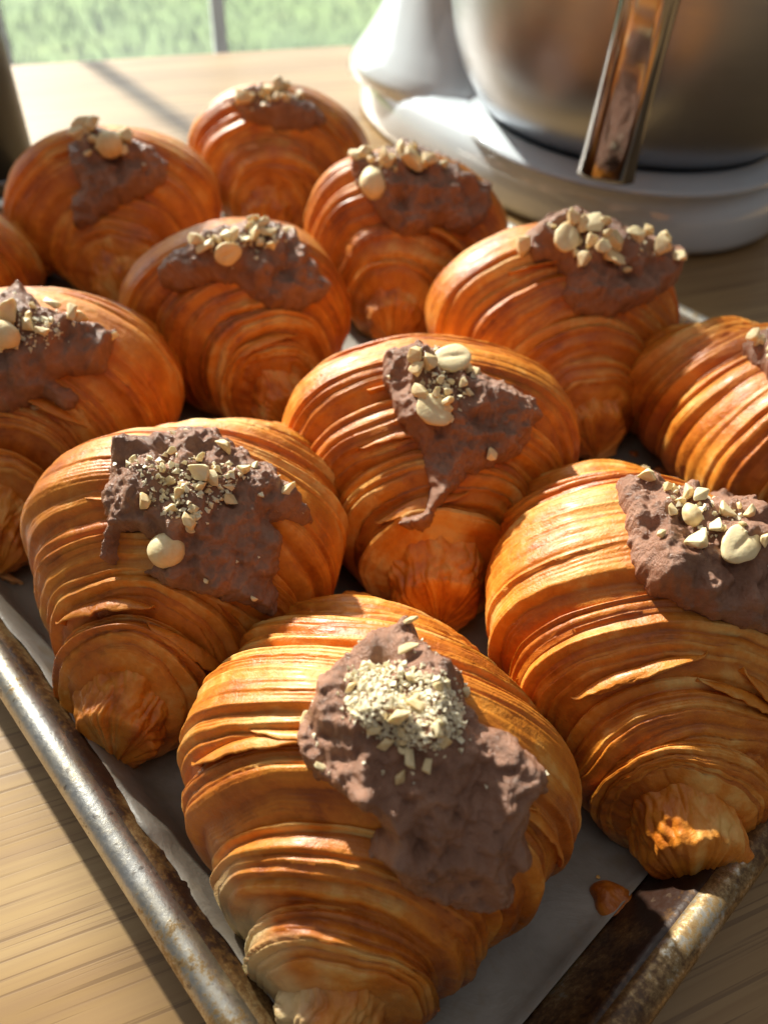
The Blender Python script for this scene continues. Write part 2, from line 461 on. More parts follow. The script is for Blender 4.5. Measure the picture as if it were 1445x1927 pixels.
def parchment():
    e_x, e_y = PB, PA
    nx, ny = 150, 190
    x0, x1 = -PB / 2 + .0088, PB / 2 - .0170
    y0, y1 = -PA / 2 + .0160, PA / 2 - .0165
    gx, gy = np.meshgrid(np.linspace(0, 1, nx), np.linspace(0, 1, ny))
    X = x0 + (x1 - x0) * gx; Y = y0 + (y1 - y0) * gy
    P3 = np.stack([X * 30, Y * 30, 0 * X], -1)
    # wavy cut edge on the side by the left rim
    X = X + .0022 * fbm(np.stack([Y * 45, 0 * Y, 0 * Y], -1), 4, 2) * (1 - gx) ** 8
    Z = .0042 + .0005 * fbm(P3, 3, 3)
    # paper rides up the long left wall and the far walls a little
    off = -PB / 2 - X; Z += np.interp(off, [-.0235, -.0190, -.0172, -.0135, -.0095], [0, .0006, .0018, .0093, .0168]) + np.interp(-PA / 2 - Y, [-.0235, -.0190, -.0172, -.0135], [0, .0006, .0018, .0093]) + .0014 * np.clip(perlin(np.stack([Y * 60, 0 * Y, 0 * Y], -1), 11), 0, 1) * np.exp(-((X - x0) / .008) ** 2)
    # soft creases
    for k in range(9):
        rs = np.random.RandomState(k); a = rs.uniform(0, 3.14); c = rs.uniform(-.16, .16)
        d = X * math.cos(a) + Y * math.sin(a) - c
        Z += .0018 * np.exp(-(d / .003) ** 2) * (.4 + perlin(P3 * .4, k))
    V = np.stack([X, Y, Z], -1).reshape(-1, 3)
    o = mesh_np('parchment_paper', V, grid_faces(ny, nx), M_PAPER)
    o.location = (PCEN[0], PCEN[1], 0); o.rotation_euler = (0, 0, PYAW)
    sm = o.modifiers.new('thickness', 'SOLIDIFY'); sm.thickness = .0002; sm.offset = 0
    tag(o, 'grey white baking parchment sheet lining the pan under the croissants', 'parchment')
parchment()

# ------------------------------------------------------------------ stand mixer and bowl
MC = np.array([.148, .552])                   # centre of the round front of the base
MAX = R(127)                                  # the base runs back this way
BC = np.array([.141, .549]); _q = BC - MC
BOFF = (math.cos(MAX) * _q[0] + math.sin(MAX) * _q[1], -math.sin(MAX) * _q[0] + math.cos(MAX) * _q[1])
def loft(name, rings, mat, parent, cap0=True, cap1=True):
    n = len(rings[0]); V = np.array(rings).reshape(-1, 3); F = grid_faces(len(rings), n, True)
    o = mesh_np(name, V, F, mat, parent)
    if cap0 or cap1:
        bm = bmesh.new(); bm.from_mesh(o.data); bm.verts.ensure_lookup_table()
        if cap0: bm.faces.new([bm.verts[i] for i in range(n)][::-1])
        if cap1: bm.faces.new([bm.verts[(len(rings) - 1) * n + i] for i in range(n)])
        bmesh.ops.recalc_face_normals(bm, faces=bm.faces)
        for f in bm.faces: f.smooth = True
        bm.to_mesh(o.data); bm.free()
    return o

def base_outline(n=96, inset=0.0):
    """egg shaped base seen from above; x runs to the rear"""
    a = np.linspace(0, 2 * np.pi, n, endpoint=False)
    # superellipse between a wide round front and a squarer rear
    hl, cx_ = .182 - inset, .074
    x = np.sign(np.cos(a)) * np.abs(np.cos(a)) ** .86 * hl
    hw = np.interp(x, [-hl, -.06, .03, .10, hl], [.106, .108, .106, .108, .112]) - inset
    y = np.sign(np.sin(a)) * np.abs(np.sin(a)) ** .86 * hw
    return np.stack([x + cx_, y], -1)

def mixer():
    e = empty('stand_mixer', (MC[0], MC[1], 0), MAX)
    tag(e, 'glossy pale white stand mixer on the table behind the pan', 'mixer')
    rings = []
    for inset, z in [(.006, .001), (.001, .003), (0, .007), (.0005, .018), (.002, .026), (.005, .032), (.010, .0365), (.017, .039), (.028, .040), (.045, .0395), (.06, .039)]:
        o = base_outline(96, inset)
        rings.append(np.concatenate([o, np.full((96, 1), z)], -1))
    loft('base', rings, M_ENAMEL, e)
    # pedestal with flared foot
    rings = []
    n = 64; a = np.linspace(0, 2 * np.pi, n, endpoint=False)
    for z, cx_, hx, hy in [(.030, .160, .090, .103), (.039, .160, .088, .101), (.046, .161, .083, .096), (.056, .163, .074, .088), (.070, .166, .064, .078), (.088, .168, .056, .069), (.11, .169, .051, .062), (.15, .170, .048, .056), (.20, .170, .047, .052), (.25, .168, .05, .05)]:
        x = np.sign(np.cos(a)) * np.abs(np.cos(a)) ** .8 * hx + cx_; y = np.sign(np.sin(a)) * np.abs(np.sin(a)) ** .8 * hy
        rings.append(np.stack([x, y, np.full(n, z)], -1))
    loft('pedestal', rings, M_ENAMEL, e)
    # head over the bowl
    rings = []
    for x, h, w in [(-.125, .012, .012), (-.120, .030, .030), (-.10, .044, .044), (-.05, .052, .052), (.03, .056, .055), (.11, .058, .055), (.18, .055, .052), (.215, .042, .042), (.225, .014, .014)]:
        rings.append(np.stack([np.full(n, x), w * np.cos(a), .305 + h * np.sin(a)], -1))
    loft('motor_head', rings, M_ENAMEL, e)
    # steel seat ring the bowl locks into
    pr = [(.052, .0395), (.1085, .0392), (.1045, .0412), (.1005, .0440), (.0970, .0466), (.0945, .0474), (.0920, .0468), (.090, .0440), (.080, .043), (.052, .043)]
    V = []
    a = np.linspace(0, 2 * np.pi, 96, endpoint=False)
    for r, z in pr: V.append(np.stack([r * np.cos(a) + BOFF[0], r * np.sin(a) + BOFF[1], np.full(96, z)], -1))
    mesh_np('bowl_seat', np.array(V).reshape(-1, 3), grid_faces(len(pr), 96, True), M_ENAMEL, e)

    b = empty('mixing_bowl', (BC[0], BC[1], .0425), 0)
    tag(b, 'brushed steel mixing bowl with flat handle sitting on the mixer', 'bowl')
    pr = [(.0, .003), (.072, .003), (.080, .0005), (.086, .0005), (.0910, .0040), (.1010, .013), (.1115, .028), (.1190, .046), (.1235, .068), (.1265, .094), (.128, .125), (.129, .160), (.1325, .162), (.1325, .165), (.1275, .164), (.1265, .125), (.1245, .094), (.121, .068), (.115, .047), (.106, .030), (.094, .016), (.08, .007), (.05, .005), (0, .005)]
    pr = np.array(pr)
    # smooth the profile
    t = np.linspace(0, len(pr) - 1, 110)
    pr = np.stack([np.interp(t, np.arange(len(pr)), pr[:, 0]), np.interp(t, np.arange(len(pr)), pr[:, 1])], -1)
    for _ in range(5): pr[1:-1] = .25 * pr[:-2] + .5 * pr[1:-1] + .25 * pr[2:]
    a = np.linspace(0, 2 * np.pi, 160, endpoint=False)
    V = np.stack([pr[:, :1] * np.cos(a), pr[:, :1] * np.sin(a), np.repeat(pr[:, 1:], 160, 1)], -1)
    mesh_np('bowl_body', V.reshape(-1, 3), grid_faces(len(pr), 160, True), M_STEEL, b)
    # handle: a channel shaped strip fixed under the lip and hanging free at its lower end
    az = math.atan2(.415 - BC[1], .103 - BC[0])
    path = [(.128, .150, .0150), (.138, .153, .0145), (.147, .148, .014), (.1505, .133, .0135), (.1500, .09, .0130), (.1475, .05, .0132), (.1455, .025, .0140), (.1440, .0145, .0148)]
    path = np.array(path); t = np.linspace(0, len(path) - 1, 40)
    path = np.stack([np.interp(t, np.arange(len(path)), path[:, k]) for k in range(3)], -1)
    for _ in range(3): path[1:-1] = .25 * path[:-2] + .5 * path[1:-1] + .25 * path[2:]
    tang = np.gradient(path[:, :2], axis=0); tang /= np.linalg.norm(tang, axis=1)[:, None]
    nrm = np.stack([-tang[:, 1], tang[:, 0]], -1)           # points outward when going down
    sec = []
    m = 15
    for k in range(m):                                       # outer skin, edges rolled back
        u = -1 + 2 * k / (m - 1); sec.append((u, -.0042 * (max(abs(u) - .45, 0) / .55) ** 2))
    for k in range(m):
        u = 1 - 2 * k / (m - 1); sec.append((u * .97, -.0015 - .0042 * (max(abs(u) - .45, 0) / .55) ** 2))
    rings = []
    ca, sa = math.cos(az), math.sin(az)
    for (r, z, hw), nn in zip(path, nrm):
        ring = []
        for u, d in sec:
            rr = r + nn[0] * d; zz = z + nn[1] * d; lat = u * hw
            ring.append((rr * ca - lat * sa, rr * sa + lat * ca, zz))
        rings.append(ring)
    loft('handle', rings, M_CHROME, b)
mixer()

# ------------------------------------------------------------------ croissants
def prof_fn(t, tip=.30, tipf=.40):
    at = np.clip(np.abs(t), 0, 1)
    near = tip + (1 - tip) * np.cos(np.pi / 2 * at) ** 1.78
    far = tipf + (1 - tipf) * np.cos(np.pi / 2 * at) ** 1.25
    c = np.where(t < 0, near, far)
    e = np.clip((1 - at) / np.where(t < 0, .07, .16), 0, 1)
    return c * np.sqrt(np.clip(1 - (1 - e) ** 2, 0, 1))

class Croissant:
    def __init__(s, key, x, y, yaw, L, W, H, bend, seed, detail, tip=.32, pale=0.0, bend_near=0.0, helix=.05, far=.40, bend_far=0.0):
        s.key, s.L, s.W, s.H, s.bend, s.seed = key, L, W, H, bend, seed
        s.detail, s.tip, s.pale, s.bn, s.helix = detail, tip, pale, bend_near, helix
        s.x, s.y, s.yaw = x, y, R(yaw); s.z0 = .0052
        s.rs = np.random.RandomState(seed); s.arch = .0045; s.tipf = far; s.bf = bend_far
        s.c, s.si = math.cos(s.yaw), math.sin(s.yaw)
    def world(s, P):
        return np.stack([s.x + s.c * P[..., 0] - s.si * P[..., 1], s.y + s.si * P[..., 0] + s.c * P[..., 1], s.z0 + P[..., 2]], -1)
    def local(s, P):
        a = P[..., 0] - s.x; b = P[..., 1] - s.y
        return np.stack([s.c * a + s.si * b, -s.si * a + s.c * b, P[..., 2] - s.z0], -1)
    def point(s, t, th, d=0.0):
        """surface point at axial t, angle th (pi/2 is up), d metres outward"""
        pr = prof_fn(t, s.tip, s.tipf)
        lump = perlin(np.stack([t * 1.7 + 0 * th, np.cos(th) * 1.1 + 0 * t, np.sin(th) * 1.1 + 0 * t], -1), s.seed * .37)
        ct, st = np.cos(th), np.sin(th)
        w = s.W / 2 * pr * (1 - .20 * sstep(.15, .75, -t)); hh = s.H * pr
        k = d - .0042 + .0028 * lump * pr
        y = w * ct + k * ct + s.bend * t ** 2 + s.bn * np.where(t < 0, t * t, 0) + s.bf * np.where(t > 0, np.abs(t) ** 1.5, 0)
        z = hh * (.5 + .58 * st) / 1.08 + k * st * .9
        z = np.maximum(z, 0.0) + .0000 * t
        x = s.L / 2 * t * np.where(t > 0, 1.13, 1.05) + 0 * th
        # rings lean: low on the flanks they sit nearer the tips
        x = x + np.sign(t) * s.arch * (1 - st) * np.sin(np.pi * np.clip(np.abs(t), 0, 1) ** .65) ** 1.0
        # the outward push also leans along the axis where the outline narrows
        x = x + np.sign(t) * np.minimum(np.abs(t), 1) ** 2 * k * .55
        return np.stack([x, y, z], -1)

def theta_grid(n):
    top = np.linspace(R(-42), R(222), int(n * .9))
    bot = np.linspace(R(222), R(318), n - int(n * .9) + 2)[1:-1]
    return np.concatenate([top, bot])

def make_tier(C, side, s_in, s_out, rows, cols, seed, parent, last=False, both=False, name='pastry_layer'):
    rs = np.random.RandomState(seed * 13 + 5)
    th = theta_grid(cols)[None]; cth, sth = np.cos(th), np.sin(th)
    nlip = max(6, rows // 6) if not last else 0
    nmain = rows - nlip
    if both:
        u = np.linspace(-1, 1, rows)[:, None] * np.ones_like(th)
    else:
        u = np.concatenate([np.linspace(-.28, 1, nmain), np.ones(nlip)])[:, None] * np.ones_like(th)
    phi = np.concatenate([np.zeros(nmain), np.linspace(0, R(125), nlip + 1)[1:]])[:, None] if not both else None
    # edge of the tier wanders round the roll
    edge = C.helix * np.cos(th - rs.uniform(0, 6.28)) * .6 + .030 * perlin(np.stack([cth * 1.3, sth * 1.3, 0 * th], -1), seed) \
         + .007 * perlin(np.stack([cth * 5, sth * 5, 0 * th], -1), seed + 9)
    if last: edge = edge * 0
    so = s_out + edge
    RL = .0034
    if both:
        half = np.where(u < 0, s_out + edge, s_out + .05 + edge[:, ::-1] * .6)
        au = np.abs(u); nl = .86
        uu = np.clip(au / nl, 0, 1); ph = np.clip((au - nl) / (1 - nl), 0, 1) * R(125)
        t = np.sign(u) * half * uu
        t = t + np.sign(u) * RL * np.sin(ph) / (C.L / 2)
        drop = RL * (1 - np.cos(ph)) + .0040 * np.clip((au - nl) / (1 - nl), 0, 1)
        ulam = uu * np.sign(u) * 1.0
        arc = t * C.L / 2
        bulge = .0040 * (1 - uu ** 2.6) + .0020
    else:
        at = s_in + u * (so - s_in)
        at = np.clip(at, 0.02, 1)
        t = side * (at + RL * np.sin(phi) / (C.L / 2) * (0 if last else 1))
        drop = (RL * (1 - np.cos(phi)) + .0040 * (phi / R(125)))
        uc = np.clip(u, 0, 1)
        bulge = .0066 * np.sin(np.pi * np.clip(uc * .84 + .05, 0, 1)) ** .8 - .0055 * np.clip(-u / .28, 0, 1) - .0036 + .0012 * uc
        if last: bulge = bulge * .3 - .0022 * (side < 0)
        ulam = uc
        arc = u * (s_out - s_in) * C.L / 2
    # dough layers: strips with their own width and height that run round the roll
    ulam = ulam * np.ones_like(th)
    span = abs(s_out - s_in) * C.L / 2 * 1.35
    nl_ = max(3, span / .0027)
    if both: nl_ = max(4.0, s_out * C.L / 2 * 1.2 / .0034)
    NP = np.stack([cth * 1.2 + 0 * u, sth * 1.2 + 0 * u, ulam * 1.5], -1)
    NQ = np.stack([cth * 4 + 0 * u, sth * 4 + 0 * u, ulam * 4], -1)
    q = (ulam + 1.5) * nl_ + .7 * perlin(NP * .6, seed + 2) + .03 * perlin(NQ, seed + 4) + .5 * cth * side
    # uneven widths
    tab = np.clip(rs.lognormal(-.1, .62, 64), .32, 2.8); cum = np.concatenate([[0], np.cumsum(tab)]); q = np.interp(q % cum[-1], cum, np.arange(65))
    j = np.floor(q).astype(int) % 64; f = q - np.floor(q)
    wid = tab[j]; rnd = rs.uniform(0, 1, 64)[j]; rnd2 = rs.uniform(0, 1, 64)[j]
    amp = np.clip(.65 + .9 * perlin(np.stack([cth * 1.1 + 0 * u, sth * 1.1 + 0 * u, j * 3.1], -1), seed + 6), .1, 1.4)
    fa = np.clip(f, 0, 1) ** (.75 if side < 0 else 1.3)
    bump = 1 - np.abs(2 * fa - 1) ** 2.1
    fo = np.where(u < 0, 1 - f, f) if both else f              # runs towards the end of the roll
    shingle = np.where(fo < .80, (np.clip(fo, 0, 1) / .80) ** 1.3, 1 - (np.clip(fo - .80, 0, 1) / .20) ** 2)
    bump = np.where(rs.uniform(0, 1, 64)[j] < .65, shingle, bump)  # most strips overlap the next like shingles
    q2 = q * 3.1 * np.clip(wid, .8, 2) + .2 * perlin(NQ * .5, seed + 12); f2 = q2 - np.floor(q2); bump2 = 1 - np.abs(2 * f2 - 1) ** 2
    amp2 = np.clip(.5 + 1.0 * perlin(NP * 1.8, seed + 15), 0, 1)
    lamfade = np.ones_like(ulam)
    if both: lamfade = sstep(.12, .55, np.abs(ulam)) * .8 + .2
    skin = fbm(np.stack([cth * 4 + 0 * u, sth * 4 + 0 * u, arc * 300], -1), seed + 20, 3)
    if last:
        # the end of the roll: strands run out to the tip
        qa = th * 3.6 + 1.6 * perlin(NP * 1.4, seed + 2); fq = qa - np.floor(qa)
        b3 = 1 - np.abs(2 * fq - 1) ** 2.2
        d = .0008 * (b3 - .5) * np.clip(.6 + perlin(NP * 1.5, seed + 33), .1, 1.2) + .0003 * skin + .0016 * fbm(np.stack([cth * 2 + 0 * u, sth * 2 + 0 * u, arc * 90], -1), seed + 30, 3)
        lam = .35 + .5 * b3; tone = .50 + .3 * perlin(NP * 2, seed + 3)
    else:
        d = (.00205 * wid ** .6 * (bump - .55) * amp + .0010 * (rnd - .5) + .00045 * (bump2 - .5) * amp2) * lamfade + .00022 * skin
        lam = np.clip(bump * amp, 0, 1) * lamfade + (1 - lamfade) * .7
        tone = .24 + .58 * rnd2 * np.clip(amp, 0, 1) + .14 * (bump2 - .5) * amp2
        if both: tone = tone * (.4 + .6 * lamfade) + .5 * (.6 - .6 * lamfade)
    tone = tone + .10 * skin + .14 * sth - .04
    k = bulge + d - drop
    P = C.point(t, th, k)
    zrel = P[..., 2] / C.H
    sidef = .5 + .5 * cth     # local left
    pale = np.clip(C.pale * (sstep(.62, .30, zrel + .12 * perlin(NP * 2.2, seed + 40)) * sstep(-.30, -.55, t) * (.10 + .90 * sstep(.40, .85, sidef))), 0, 1)
    pale = np.maximum(pale, .35 * sstep(.16, .0, zrel))
    nr, nc = P.shape[:2]
    V = P.reshape(-1, 3); F = grid_faces(nr, nc, True, flip=(side > 0 and not both) is False)
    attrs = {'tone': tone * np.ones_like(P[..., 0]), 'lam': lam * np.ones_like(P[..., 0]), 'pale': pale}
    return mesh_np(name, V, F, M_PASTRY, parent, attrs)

def make_flake(C, t0, th0, th1, wid, lift, seed, parent, side=-1, pale=0.0):
    """a thin curled sheet of crust lifting off along the edge of a layer"""
    n, m = 40, 9
    th = np.linspace(R(th0), R(th1), n)[None]; v = np.linspace(0, 1, m)[:, None]
    ends = np.sin(np.pi * np.linspace(0, 1, n))[None] ** .5
    jag = 1 + .14 * fbm(np.stack([th * 9 + 0 * v, 0 * th + 0 * v, 0 * th + 0 * v], -1), seed, 3)
    t = t0 + side * wid * v * ends * jag + .02 * np.sin(th * 2 + seed)
    d = .0044 + lift * v ** 1.6 * (.5 + .6 * perlin(np.stack([th * 3 + 0 * v, v + 0 * th, 0 * th + 0 * v], -1), seed + 1)) - .0022 * (1 - v) ** 2 - .0015 * (1 - ends)
    P = C.point(t, th + 0 * v, d)
    tone = .48 + .12 * v + 0 * th
    o = mesh_np('flake', P.reshape(-1, 3), grid_faces(m, n), M_PASTRY, parent,
                {'tone': tone, 'lam': np.ones_like(tone), 'pale': np.full_like(tone, pale)})
    s = o.modifiers.new('thickness', 'SOLIDIFY'); s.thickness = .0005; s.offset = 0
    return o

def poly_sd(px, poly):
    """signed distance to a polygon, positive inside"""
    poly = np.array(poly, float); x = px[..., 0]; y = px[..., 1]
    best = np.full(x.shape, 1e18); inside = np.zeros(x.shape, bool)
    for (ax, ay), (bx, by) in zip(poly, np.roll(poly, -1, 0)):
        ex, ey = bx - ax, by - ay; wx, wy = x - ax, y - ay
        h = np.clip((wx * ex + wy * ey) / (ex * ex + ey * ey + 1e-9), 0, 1)
        best = np.minimum(best, (wx - ex * h) ** 2 + (wy - ey * h) ** 2)
        c = ((ay > y) != (by > y)) & (x < (bx - ax) * (y - ay) / (by - ay + 1e-12) + ax)
        inside ^= c
    return np.where(inside, 1, -1) * np.sqrt(best)

def make_cream(C, poly, thick, res, parent, seed, back=.004):
    t = np.linspace(-.98, .98, int(C.L * 1.25 / res))[:, None]; th = np.linspace(R(-15), R(195), int(C.W * 1.75 / res))[None]
    P0 = C.point(t, th, .0058 - .0010 * sstep(.2, .4, np.abs(t)) + 0 * th)
    # outward normals
    a = np.gradient(P0, axis=0); b = np.gradient(P0, axis=1)
    N = np.cross(b, a); N /= np.linalg.norm(N, axis=-1)[..., None] + 1e-12
    N *= np.sign((N * (P0 - np.array([0, 0, C.H * .35]))).sum(-1))[..., None]
    Wd = C.world(P0); Nw = np.stack([C.c * N[..., 0] - C.si * N[..., 1], C.si * N[..., 0] + C.c * N[..., 1], N[..., 2]], -1)
    view = CAM - Wd; dist = np.linalg.norm(view, axis=-1); facing = (Nw * view).sum(-1) / dist
    px, dep = project(Wd + Nw * thick * .4)
    sd = poly_sd(px, poly) * dep / FPX
    sd = np.minimum(sd, (facing + .62) * .020)           # smear ends a little beyond the crest
    W3 = Wd
    sd = sd + .0014 * fbm(W3 * 150, seed, 2) + .0005 * perlin(W3 * 800, seed + 5)
    edge = 1 - (1 - np.clip(sd / .0075, 0, 1)) ** 2.4
    swirl = fbm(W3 * 95, seed + 2, 3)
    h = thick * 1.45 * edge * (.80 + .50 * swirl)
    h += edge * (.0013 * np.abs(fbm(W3 * 190, seed + 7, 2)) + .00060 * fbm(W3 * 480, seed + 8, 2) + .00052 * perlin(W3 * 1000, seed + 9) - .0004 * sstep(.45, .8, perlin(W3 * 330, seed + 14)))
    # ridges left by the knife
    h += edge * .0013 * np.sin(W3[..., 0] * 420 + W3[..., 2] * 300 + 5 * perlin(W3 * 60, seed + 11))
    h = np.where(sd > 0, h + .0004, -.0065 * np.clip(-sd / .0012, 0, 1))
    P = P0 + N * h[..., None]
    keep = sd > -.0013
    core = np.zeros_like(keep); core[np.unravel_index(np.argmax(sd), sd.shape)] = True   # only the one joined smear
    for _ in range(900):
        g = core.copy(); g[1:] |= core[:-1]; g[:-1] |= core[1:]; g[:, 1:] |= core[:, :-1]; g[:, :-1] |= core[:, 1:]
        g &= keep
        if (g == core).all(): break
        core = g
    keep = core
    nr, nc = sd.shape; F = grid_faces(nr, nc, flip=True)
    kf = keep.reshape(-1)[F].all(1); F = F[kf]
    used = np.unique(F); mp = np.zeros(nr * nc, int); mp[used] = np.arange(len(used))
    V = P.reshape(-1, 3)[used]; F = mp[F]
    return mesh_np('chocolate_cream', V, F, M_CREAM, parent), V, F

# nut shapes -----------------------------------------------------------------
def chunk_mesh(seed):
    rs = np.random.RandomState(seed)
    pts = rs.normal(size=(15, 3)); pts /= np.linalg.norm(pts, axis=1)[:, None]
    pts *= rs.uniform(.72, 1.05, (15, 1)) * np.array([1, rs.uniform(.72, .98), rs.uniform(.62, .9)])
    bm = bmesh.new()
    for p in pts: bm.verts.new(p * .5)
    r = bmesh.ops.convex_hull(bm, input=bm.verts[:])
    bmesh.ops.delete(bm, geom=[g for g in r['geom_interior'] if isinstance(g, bmesh.types.BMVert)], context='VERTS')
    bmesh.ops.bevel(bm, geom=bm.edges[:], offset=.022, segments=1, affect='EDGES')
    bmesh.ops.recalc_face_normals(bm, faces=bm.faces)
    me = bpy.data.meshes.new('hazelnut_piece'); bm.to_mesh(me); bm.free(); me.materials.append(M_NUT); return me
def nut_mesh(half, seed):
    bm = bmesh.new(); bmesh.ops.create_icosphere(bm, subdivisions=4, radius=.5)
    for v in bm.verts:
        p = np.array(v.co); v.co = Vector(p * (1 + (.06 if half else .03) * perlin(p[None] * 3, seed)[0] + .02 * perlin(p[None] * 9, seed)[0]))
        v.co.x *= 1.12 if half else 1.02
        if v.co.x > .3: v.co.x += (v.co.x - .3) * (.45 if half else .12)         # the point of the nut
        if half and v.co.z < 0:
            r2 = (v.co.x / .38) ** 4 + (v.co.y / .075) ** 2   # cut face with the narrow hollow between the halves
            v.co.z = .22 * v.co.z + .05 * math.exp(-r2)
    bmesh.ops.recalc_face_normals(bm, faces=bm.faces)
    for f in bm.faces: f.smooth = True
    me = bpy.data.meshes.new('hazelnut'); bm.to_mesh(me); bm.free(); me.materials.append(M_NUT); return me
CHUNKS = [chunk_mesh(k) for k in range(14)]
WHOLE = [nut_mesh(False, 1)]
HALF = [nut_mesh(True, k) for k in (2, 3)]

def drop_nut(C, bvh, kind, px, py, size_px, seed, parent):
    rnd = random.Random(seed)
    d = pixel_ray(px, py)
    o_l = C.local(CAM[None])[0]; d_l = np.array([C.c * d[0] + C.si * d[1], -C.si * d[0] + C.c * d[1], d[2]])
    hit = bvh.ray_cast(Vector(o_l), Vector(d_l))
    if hit[0] is None:
        near = bvh.find_nearest(Vector(o_l + d_l * (math.hypot(C.x, C.y) * 1.05)))
        # step along the ray to the nearest approach
        best = None
        for k in np.linspace(.1, .8, 141):
            q = bvh.find_nearest(Vector(o_l + d_l * k))
            if best is None or q[3] < best[1][3]: best = (k, q)
        loc, nrm = best[1][0], best[1][1]; depth = best[0]
    else:
        loc, nrm, depth = hit[0], hit[1], hit[3]
    if nrm.dot(Vector(d_l)) > 0: nrm = -nrm
    size = size_px * depth / FPX * ((1.0 if size_px > 30 else 1.2) if kind in 'cs' else .78)
    me, nm = {'c': (CHUNKS[seed % len(CHUNKS)], 'hazelnut_piece'), 's': (CHUNKS[(seed * 3) % len(CHUNKS)], 'hazelnut_sliver'),
              'w': (WHOLE[0], 'hazelnut'), 'h': (HALF[seed % 2], 'hazelnut_half')}[kind]
    o = link(bpy.data.objects.new(nm, me), parent)
    sc = Vector((1, 1, 1)) * size
    if kind == 's': sc = Vector((1.25, .55, .40)) * size
    if kind == 'c': sc = Vector((rnd.uniform(1.0, 1.25), rnd.uniform(.85, 1.05), rnd.uniform(.85, 1.1))) * size
    up = (nrm + Vector((0, 0, .5)) - Vector(d_l) * .4).normalized()
    q = up.to_track_quat('Z', 'Y')
    if kind in 'cw': q = q @ Matrix.Rotation(rnd.uniform(0, 6.28), 4, 'Z').to_quaternion() @ Matrix.Rotation(rnd.uniform(-.7, .7), 4, 'X').to_quaternion()
    elif kind == 'h': q = q @ Matrix.Rotation(rnd.uniform(0, 6.28), 4, 'Z').to_quaternion() @ Matrix.Rotation(rnd.choice((math.pi, math.pi, .5)) + rnd.uniform(-.6, .6), 4, 'X').to_quaternion()
    else: q = q @ Matrix.Rotation(rnd.uniform(0, 6.28), 4, 'Z').to_quaternion()
    o.rotation_mode = 'QUATERNION'; o.rotation_quaternion = q; o.scale = sc
    o.location = loc + nrm * size * (.30 if kind != 's' else .16)
    return o

def crumbs(C, V, F, poly, n, seed, parent, name='nut_crumbs', smin=.0008, smax=.0028):
    """hundreds of tiny chopped bits, pressed into the cream"""
    rs = np.random.RandomState(seed)
    tri = V[F[:, :3]]; cen = tri.mean(1); nor = np.cross(tri[:, 1] - tri[:, 0], tri[:, 2] - tri[:, 0])
    area = np.linalg.norm(nor, axis=1); nor /= area[:, None] + 1e-15
    nor *= np.sign(nor[:, 2:3] + .2)
    px, dep = project(C.world(cen)); sd = poly_sd(px, poly)
    w = np.where(sd > 0, area * np.clip(sd / 25, .15, 1), area * .015 * np.exp(np.clip(sd, -400, 0) / 60)); w /= w.sum()
    idx = rs.choice(len(cen), n, p=w)
    base = np.array([[1, 0, -.5], [-.6, .9, -.5], [-.6, -.9, -.4], [.1, .1, .9], [.7, .6, .35], [-.7, .1, .5]])
    faces = np.array([[0, 2, 1], [0, 4, 3], [0, 1, 4], [1, 5, 4], [4, 5, 3], [1, 2, 5], [2, 3, 5], [2, 0, 3]])
    s = smin + (smax - smin) * rs.uniform(0, 1, n) ** 2.2
    A = rs.normal(size=(n, 3, 3)); Q, _ = np.linalg.qr(A)
    B = base[None] * rs.uniform(.6, 1.2, (n, 6, 1)) * s[:, None, None] * .5 * rs.uniform(.55, 1.2, (n, 1, 3))
    P = np.einsum('nij,nkj->nki', Q, B) + (cen[idx] + nor[idx] * s[:, None] * .25)[:, None]
    Fa = (faces[None] + 6 * np.arange(n)[:, None, None]).reshape(-1, 3)
    o = mesh_np(name, P.reshape(-1, 3), Fa, M_CRUMB, parent, smooth=False); o['kind'] = 'stuff'
    return o

def flip_y(p): return p

SPEC = {}
def spec(key, **kw): SPEC[key] = kw

spec('F', far=0.40, bend_far=.019, at=(.004, .088, 81, .112, .092, .070, .001), seed=11, detail=1.0, pale=1.0, tip=.44,
     label='croissant at the pan corner with widest cream smear and fine nut crumbs',
     cream=[(752, 1165), (690, 1195), (640, 1235), (595, 1290), (575, 1330), (560, 1400), (575, 1450), (590, 1480), (640, 1500), (700, 1530), (720, 1570), (700, 1620), (760, 1680), (830, 1715), (900, 1722), (960, 1712), (975, 1690), (965, 1660), (1000, 1610), (990, 1560), (1000, 1510), (1045, 1490), (1040, 1450), (1000, 1410), (960, 1380), (920, 1365), (880, 1310), (870, 1270), (830, 1230), (790, 1200), (772, 1175)], thick=.0062,
     nuts=[('s', 768, 1168, 34), ('s', 768, 1222, 44), ('c', 555, 1350, 58), ('c', 600, 1440, 24), ('c', 720, 1405, 38), ('c', 770, 1430, 44), ('c', 755, 1457, 32), ('c', 803, 1447, 28), ('c', 832, 1400, 32), ('c', 690, 1262, 26), ('c', 842, 1285, 24), ('c', 790, 1330, 40), ('c', 745, 1340, 44), ('c', 815, 1375, 34), ('c', 660, 1290, 22), ('c', 700, 1370, 24), ('c', 870, 1300, 20)],
     crumb=[(650, 1260), (700, 1240), (780, 1250), (850, 1270), (880, 1330), (870, 1390), (820, 1420), (760, 1420), (690, 1390), (640, 1340)], ncrumb=1500)
